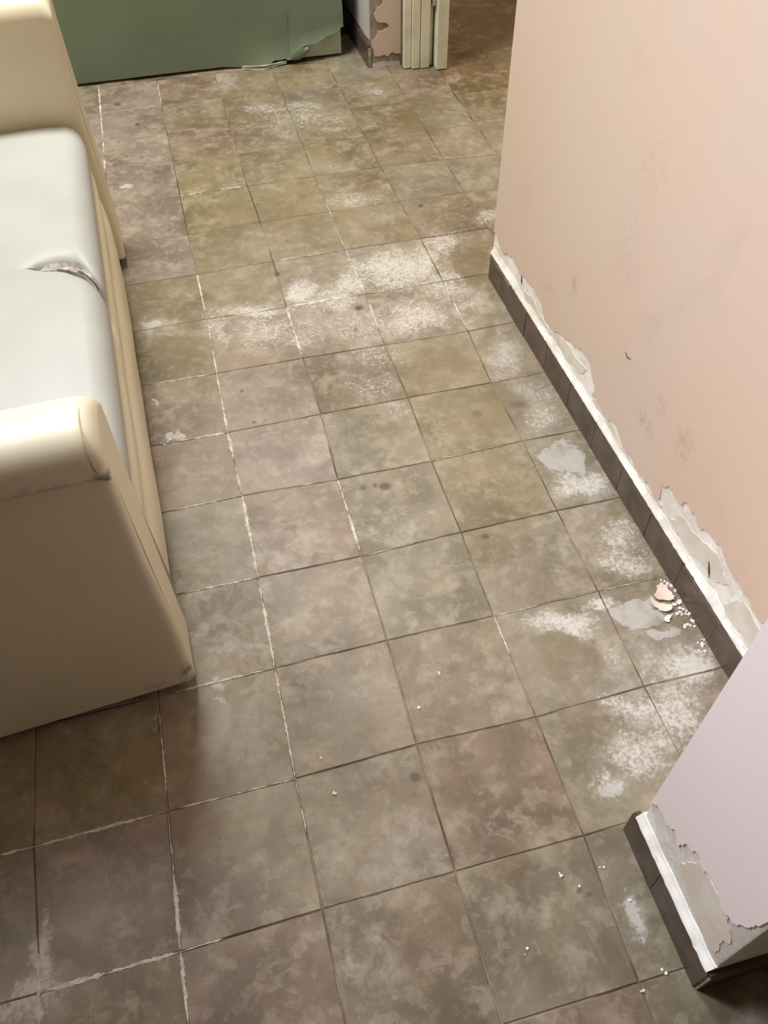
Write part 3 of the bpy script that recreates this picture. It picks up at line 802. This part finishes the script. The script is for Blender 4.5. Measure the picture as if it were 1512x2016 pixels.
MAT_CREAM = vinyl('cream_leatherette', lin(222, 214, 188), lin(216, 207, 180), [
    (s_world(0, 0, .25), (.10, .08, .16), .95, (74, 52, 24)), (s_world(-.05, -.02, 2.70), (.16, .10, .06), .85, (72, 58, 40)), (s_world(-.45, -.04, 2.73), (.30, .12, .05), .4, (96, 80, 56)),
    (s_world(-.3, -.03, .22), (.12, .1, .06), .4, (110, 86, 52)), (s_world(-.9, 6.0, 2.5), (.03, .08, .05), .8, (120, 104, 80))])
MAT_SEAT = vinyl('cream_leatherette_cool_lit', lin(180, 182, 177), lin(173, 175, 170), (), .5)  # same cream vinyl, its colour cooled and dulled for the light on the seat
sofa = bpy.data.objects.new('sofa', None)
COL.objects.link(sofa)
sofa.location = (SX * T, SY * T, 0)
sofa.rotation_euler = (0, 0, SR)
tag(sofa, 'cream leatherette two-seat sofa with a torn seat standing on the tiles', 'sofa')


def arc(cx, cz, r, a0, a1, n):
    return [(cx + r * math.cos(math.radians(a0 + (a1 - a0) * i / n)), cz + r * math.sin(math.radians(a0 + (a1 - a0) * i / n))) for i in range(n + 1)]


def arm_profile(w, top, seam, ri):
    """(across, z), outer side at across = 0, inner side at across = w; the pad overhangs the outer panel a little"""
    p = [(0.0, .14), (0.0, .9), (0.0, 1.8), (0.0, seam - .12), (0.004, seam - .02), (-.022, seam + .0), (-.045, seam + .035)]
    p += arc(.17, top - .20, .21, 176, 96, 8)
    p += [((.17 + w - ri) / 2, top + .008)]
    p += arc(w - ri, top - ri, ri, 86, 0, 8)
    p += [(w, top - .5), (w, 1.8), (w, .9), (w, .14)]
    return p


def arm(y0, sgn, splay=0.0, top=3.0, ri=.24):
    w, seam = .64, top - .30
    prof = arm_profile(w, top, seam, ri)
    rings = []
    r, rs = .15, .06
    xs = [-3.3, -3.2, -2.4, -1.6, -.8] + [-r + r * math.sin(math.radians(a)) for a in (0, 12, 24, 36, 48, 60, 70, 78, 84, 90)]
    for x in xs:
        d = max(0, x + r)
        k = r - math.sqrt(max(0, r * r - d * d))          # how far the rounded top has dropped
        dx = max(0, x + rs)
        ks = rs - math.sqrt(max(0, rs * rs - dx * dx))
        ring = []
        for a, z in prof:
            aa = min(max(a, ks - .045 if a < 0 else ks), w - ks)
            zz = z
            if z > top - .62:
                q = (z - (top - .62)) / .62
                zz = z - k * q ** 1.6
            xx = x
            if x > -.3:
                xx += (x + .3) / .3 * (.045 * math.exp(-((zz - .55) / .45) ** 2) - .02 * (zz / 3.0) ** 1.5)
            yy = y0 + (aa if sgn > 0 else w - aa)
            if a <= 0.01 and splay:
                yy += splay * xx * (1 - zz / 3.2)
            ring.append((xx, yy, zz))
        rings.append(ring)
    v, f = loft(rings)
    o = link('arm', pydata(v, f, 32), MAT_CREAM, sofa)
    # welt at the bottom of the pad, and the seam that closes the rounded front
    yo = y0 - .006 if sgn > 0 else y0 + w + .006
    v, f = tube([(x, yo, seam - .008) for x in (-3.2, -2.0, -1.0, -.5, -.22, -.13)], .012, 6)
    link('piping', pydata(v, f, 60), MAT_CREAM, o)
    pts = [(x_, y0 + (a if sgn > 0 else w - a), top + dz) for a, dz, x_ in [(-.046, -.24, -.075), (-.044, -.18, -.085), (.0, -.075, -.095), (.06, -.02, -.10), (.17, .004, -.105), (.3, -.012, -.105), (.38, -.05, -.10)]]
    v, f = tube(pts, .0035, 6)
    link('seam', pydata(v, f, 60), mat_plain('seam_thread', lin(176, 162, 130), lin(190, 176, 144), 9), o)
    return o


arm(0.0, 1, .05, 3.0, .36)
arm(6.40, -1, 0.0, 3.2, .22)

# base with the two soft rolls along its front
Y0, Y1 = .63, 6.41
prof = [(-2.9, .13), (-.10, .13), (-.05, .17), (-.03, .30), (-.015, .55), (-.01, .80), (-.03, 1.0), (-.075, 1.09), (-.12, 1.13), (-.085, 1.17), (-.045, 1.22), (-.035, 1.34), (-.05, 1.46), (-.10, 1.53), (-.16, 1.56), (-2.9, 1.56)]
rings = []
for i in range(25):
    t = i / 24
    y = Y0 + (Y1 - Y0) * t
    e = min(t, 1 - t)
    wob = .012 * noise.noise(Vector((y * .9, 2, 0)))
    pin = .05 * math.exp(-(1 - t) / .05) + .02 * math.exp(-t / .05)
    rings.append([(x + (wob - pin if x > -1 else 0), y, z + (.01 * noise.noise(Vector((y * 1.3, z * 3, 4))) if .2 < z < 1.5 else 0)) for x, z in prof])
v, f = loft(rings)
link('base', pydata(v, f, 40), MAT_CREAM, sofa)


def seat_z(x, y):
    """crown of the seat"""
    t = max(0, min(1, (y - Y0) / (Y1 - Y0)))
    return .05 * math.sin(math.pi * ((t * 2) % 1.0)) * max(0, min(1, -x / .6)) + .012 * noise.noise(Vector((x * 1.4, y * 1.1, 0)))


YG = 3.55                                     # where the two halves of the seat part


def gap_mid(x):                               # the tear runs straight in, then pulls toward the near arm over the front edge
    return YG - .0 - .42 * max(0, min(1, (x + .42) / .40)) ** 2


def gap_half(x):
    return .05 * max(0.0, min(1.0, (x + .70) / .45)) ** .8 * (1 - .5 * max(0, min(1, (x + .25) / .3)))


cp = [(-2.85, 1.40), (-2.85, 1.95)] + [(-2.85 + (2.85 - .42) * i / 26, 1.98) for i in range(1, 27)]
cp += [(-.34, 1.975)] + arc(-.25, 1.77, .20, 94, 0, 11) + [(-.045, 1.70), (-.055, 1.65), (-.09, 1.595), (-.15, 1.56)]
for part in (0, 1):
    rings = []
    N = 44
    for i in range(N + 1):
        t = i / N
        ring = []
        for x, z in cp:
            ya, yb = (Y0, gap_mid(x) - gap_half(x)) if part == 0 else (gap_mid(x) + gap_half(x), Y1)
            tt = t
            # rounded ends where the cushion meets arms and its neighbour
            y = ya + (yb - ya) * tt
            e_in = (yb - y) if part == 0 else (y - ya)
            e_out = (y - ya) if part == 0 else (yb - y)
            zz = z
            if z > 1.6:
                zz += seat_z(x, y)
                open_ = min(1.0, gap_half(x) / .06)
                zz -= (.16 * open_ + .004) * math.exp(-e_in / (.045 + .03 * open_))
                zz -= .07 * math.exp(-e_out / .06)
            xx = x
            if x > -.45:
                k = (x + .45) / .45
                xx -= k * (.10 * math.exp(-e_out / (.10)))
                xx -= k * .05 * min(1, gap_half(x) / .05) * math.exp(-e_in / .06)
            ring.append((xx, y, zz))
        rings.append(ring)
    v, f = loft(rings)
    link('seat_cushion', pydata(v, f, 60), MAT_SEAT, sofa)
# grey lining showing in the tear
MAT_FOAM = plaster_mat('grey_lining', lin(176, 172, 166), lin(140, 134, 126), lin(206, 202, 196))
rings = []
NF = 46
for i in range(NF + 1):
    t = i / NF
    if t < .62:
        x, z = -.8 + (.8 - .25) * t / .62, 1.965
    else:
        a = math.radians(90 - 95 * (t - .62) / .38)
        x, z = -.25 + .2 * math.cos(a), 1.77 + .2 * math.sin(a)
    h = gap_half(x) + .03
    cm = gap_mid(x)
    nx, nz = (0, 1) if t < .62 else (math.cos(a), math.sin(a))
    row = []
    for j in range(7):
        s = -1 + 2 * j / 6
        dpt = -.04 + .02 * s * s + .016 * noise.noise(Vector((x * 16, s * 3, 1)))
        row.append((x + nx * dpt, cm + s * h * (1 + .1 * rnd.uniform(-1, 1)), z + nz * dpt))
    rings.append(row + [(x - nx * .2, cm + h, z - nz * .2), (x - nx * .2, cm - h, z - nz * .2)])
v, f = loft(rings)
link('torn_lining', pydata(v, f, 50), MAT_FOAM, sofa)
# frayed edges of the tear
for k, (sd, x0, x1, am) in enumerate([(1, -.5, -.28, .02), (-1, -.36, -.09, .03), (1, -.30, -.09, .02)]):
    pts = []
    for i in range(14):
        x = x0 + (x1 - x0) * i / 13
        z = 1.91 if x < -.25 else 1.76 + math.sqrt(max(0, .17 ** 2 - (x + .25) ** 2))
        pts.append((x, gap_mid(x) + sd * gap_half(x) * .9, z - .0 + am * noise.noise(Vector((x * 30, k, 0)))))
    v, f = tube(pts, .014, 5)
    link('frayed_edge', pydata(v, f, 60), MAT_FOAM if k != 1 else mat_plain('dark_fray', lin(74, 62, 52), lin(100, 88, 76), 20), sofa)
# back
prof = [(-3.3, .14), (-2.7, .14), (-2.72, 2.0), (-2.78, 3.2)] + arc(-3.02, 3.85, .26, 0, 180, 10) + [(-3.3, 3.2)]
rings = [[(x, y, z) for x, z in prof] for y in (.66, .7, 2.0, 3.4, 4.8, 6.34, 6.38)]
v, f = loft(rings)
link('backrest', pydata(v, f, 35), MAT_CREAM, sofa)
MAT_FOOT = mat_plain('black_plastic', lin(30, 26, 22), lin(40, 36, 30), 9, .5)
for x, y in ((-.22, .25), (-.24, 6.85), (-.16, 6.48), (-3.1, .25), (-3.1, 6.8)):
    rings = [[(x + r * math.cos(a * math.pi / 6), y + r * math.sin(a * math.pi / 6), z) for a in range(12)] for r, z in ((.085, .0), (.10, .02), (.10, .12), (.09, .15))]
    v, f = loft(rings)
    link('leg', pydata(v, f, 40), MAT_FOOT, sofa)

# ------------------------------------------------------------------ fallen paint on the tiles by the skirting
MAT_CHIP = mat_plain('fallen_pink_paint', lin(236, 218, 202), lin(230, 210, 194), 6, .6)
MAT_CRUMB = mat_plain('white_plaster_crumb', lin(236, 232, 226), lin(246, 243, 238), 12, .9, .4)


def flake(name, pts, zc, curl, mat, label, seed, group=None):
    """a curved sliver of paint lying on the floor"""
    poly = jag(pts, .012, 2, seed=seed)
    cx, cy = sum(p[0] for p in poly) / len(poly), sum(p[1] for p in poly) / len(poly)
    R_ = max(math.hypot(x - cx, y - cy) for x, y in poly)
    vv = []
    rings = []
    for k in (1.0, .66, .33):
        rings.append([((x - cx) * k, (y - cy) * k, 0) for x, y in poly])
    n = len(poly)
    lift = lambda x, y: zc + curl * (x * x + .4 * y * y) / (R_ * R_)
    top = [[(x, y, lift(x, y) + .006) for x, y, _ in r] for r in rings]
    bot = [[(x, y, lift(x, y)) for x, y, _ in r] for r in rings]
    v = [p for r in bot[::-1] + top for p in r]
    order = bot[::-1] + top
    f = []
    for i in (0, 1, 2, 3, 4):
        for j in range(n):
            k = (j + 1) % n
            f.append((i * n + j, i * n + k, (i + 1) * n + k, (i + 1) * n + j))
    f.append(tuple(range(n)))
    f.append(tuple(5 * n + j for j in range(n)))
    me = pydata(v, f, 40)
    o = link(name, me, mat)
    o.location = (cx * T, cy * T, .0005)
    return tag(o, label, 'paint flake', group)


flake('paint_flake', [(4.60, .955), (4.635, .90), (4.63, .85), (4.645, .78), (4.63, .745), (4.55, .765), (4.475, .80), (4.47, .83), (4.51, .87), (4.54, .93)], .004, .03, MAT_CHIP, 'larger pale pink paint flake, the upper of two beside the skirting', 1)
flake('paint_flake', [(4.425, .83), (4.45, .80), (4.48, .76), (4.54, .715), (4.58, .69), (4.56, .665), (4.49, .655), (4.45, .675), (4.42, .72), (4.405, .78)], .004, .045, MAT_CHIP, 'crescent shaped pale pink paint flake just below the larger flake', 2)
flake('paint_flake', [(4.665, .745), (4.685, .735), (4.68, .70), (4.655, .685), (4.635, .70), (4.64, .73)], .004, .012, MAT_CRUMB, 'small curled white flake at the tip of the larger pink flake', 3)
flake('paint_flake', [(4.595, .725), (4.625, .72), (4.63, .70), (4.60, .69), (4.58, .705)], .004, .012, MAT_CRUMB, 'tiny white flake lying between the two pink paint flakes', 4)
flake('paint_flake', [(4.46, .60), (4.50, .615), (4.51, .58), (4.485, .55), (4.45, .555), (4.44, .58)], .004, .012, MAT_CRUMB, 'round white plaster chip below the crescent shaped pink flake', 5)
# crumbs strewn around
v_all, f_all = [], []
spots = [(4.63, .98), (4.66, .93), (4.665, .91), (4.69, .84), (4.65, .66), (4.67, .63), (4.60, .61), (4.63, .60), (4.65, .605), (4.55, .62), (4.70, .58), (4.70, .52), (4.68, .50), (4.61, .48), (4.66, .46), (4.60, .47), (4.63, .28), (4.66, .28), (4.66, .26), (4.61, .22), (4.63, .20), (4.69, .3),
         (2.84, -1.33), (3.04, -1.25), (3.14, -1.5), (2.72, -1.22), (2.3, -1.62), (3.17, -1.98), (2.97, -2.03), (2.6, -2.2), (1.25, -.2), (1.2, .1), (2.1, .33), (2.36, .6), (4.2, 2.2), (4.5, 2.3), (4.4, 4.2), (.3, 3.98), (.36, 4.02), (.5, 4.03), (.26, 4.72)]
for x, y in spots:
    for q in range(2):
        r = rnd.uniform(.006, .017)
        px, py = x + rnd.uniform(-.02, .02), y + rnd.uniform(-.02, .02)
        b = len(v_all)
        n = 6
        for z, k in ((0.0, 1.0), (r * .55, .9), (r * .9, .45)):
            v_all += [(px + r * k * rnd.uniform(.7, 1.3) * math.cos(a * 2 * math.pi / n), py + r * k * rnd.uniform(.7, 1.3) * math.sin(a * 2 * math.pi / n), z + .001) for a in range(n)]
        for i in range(2):
            f_all += [(b + i * n + j, b + i * n + (j + 1) % n, b + (i + 1) * n + (j + 1) % n, b + (i + 1) * n + j) for j in range(n)]
        f_all += [tuple(b + j for j in range(n)), tuple(b + 2 * n + j for j in range(n))]
tag(link('plaster_crumbs', pydata(v_all, f_all), MAT_CRUMB), 'tiny white plaster crumbs strewn over the tiles beside the skirtings', 'crumbs', kind='stuff')
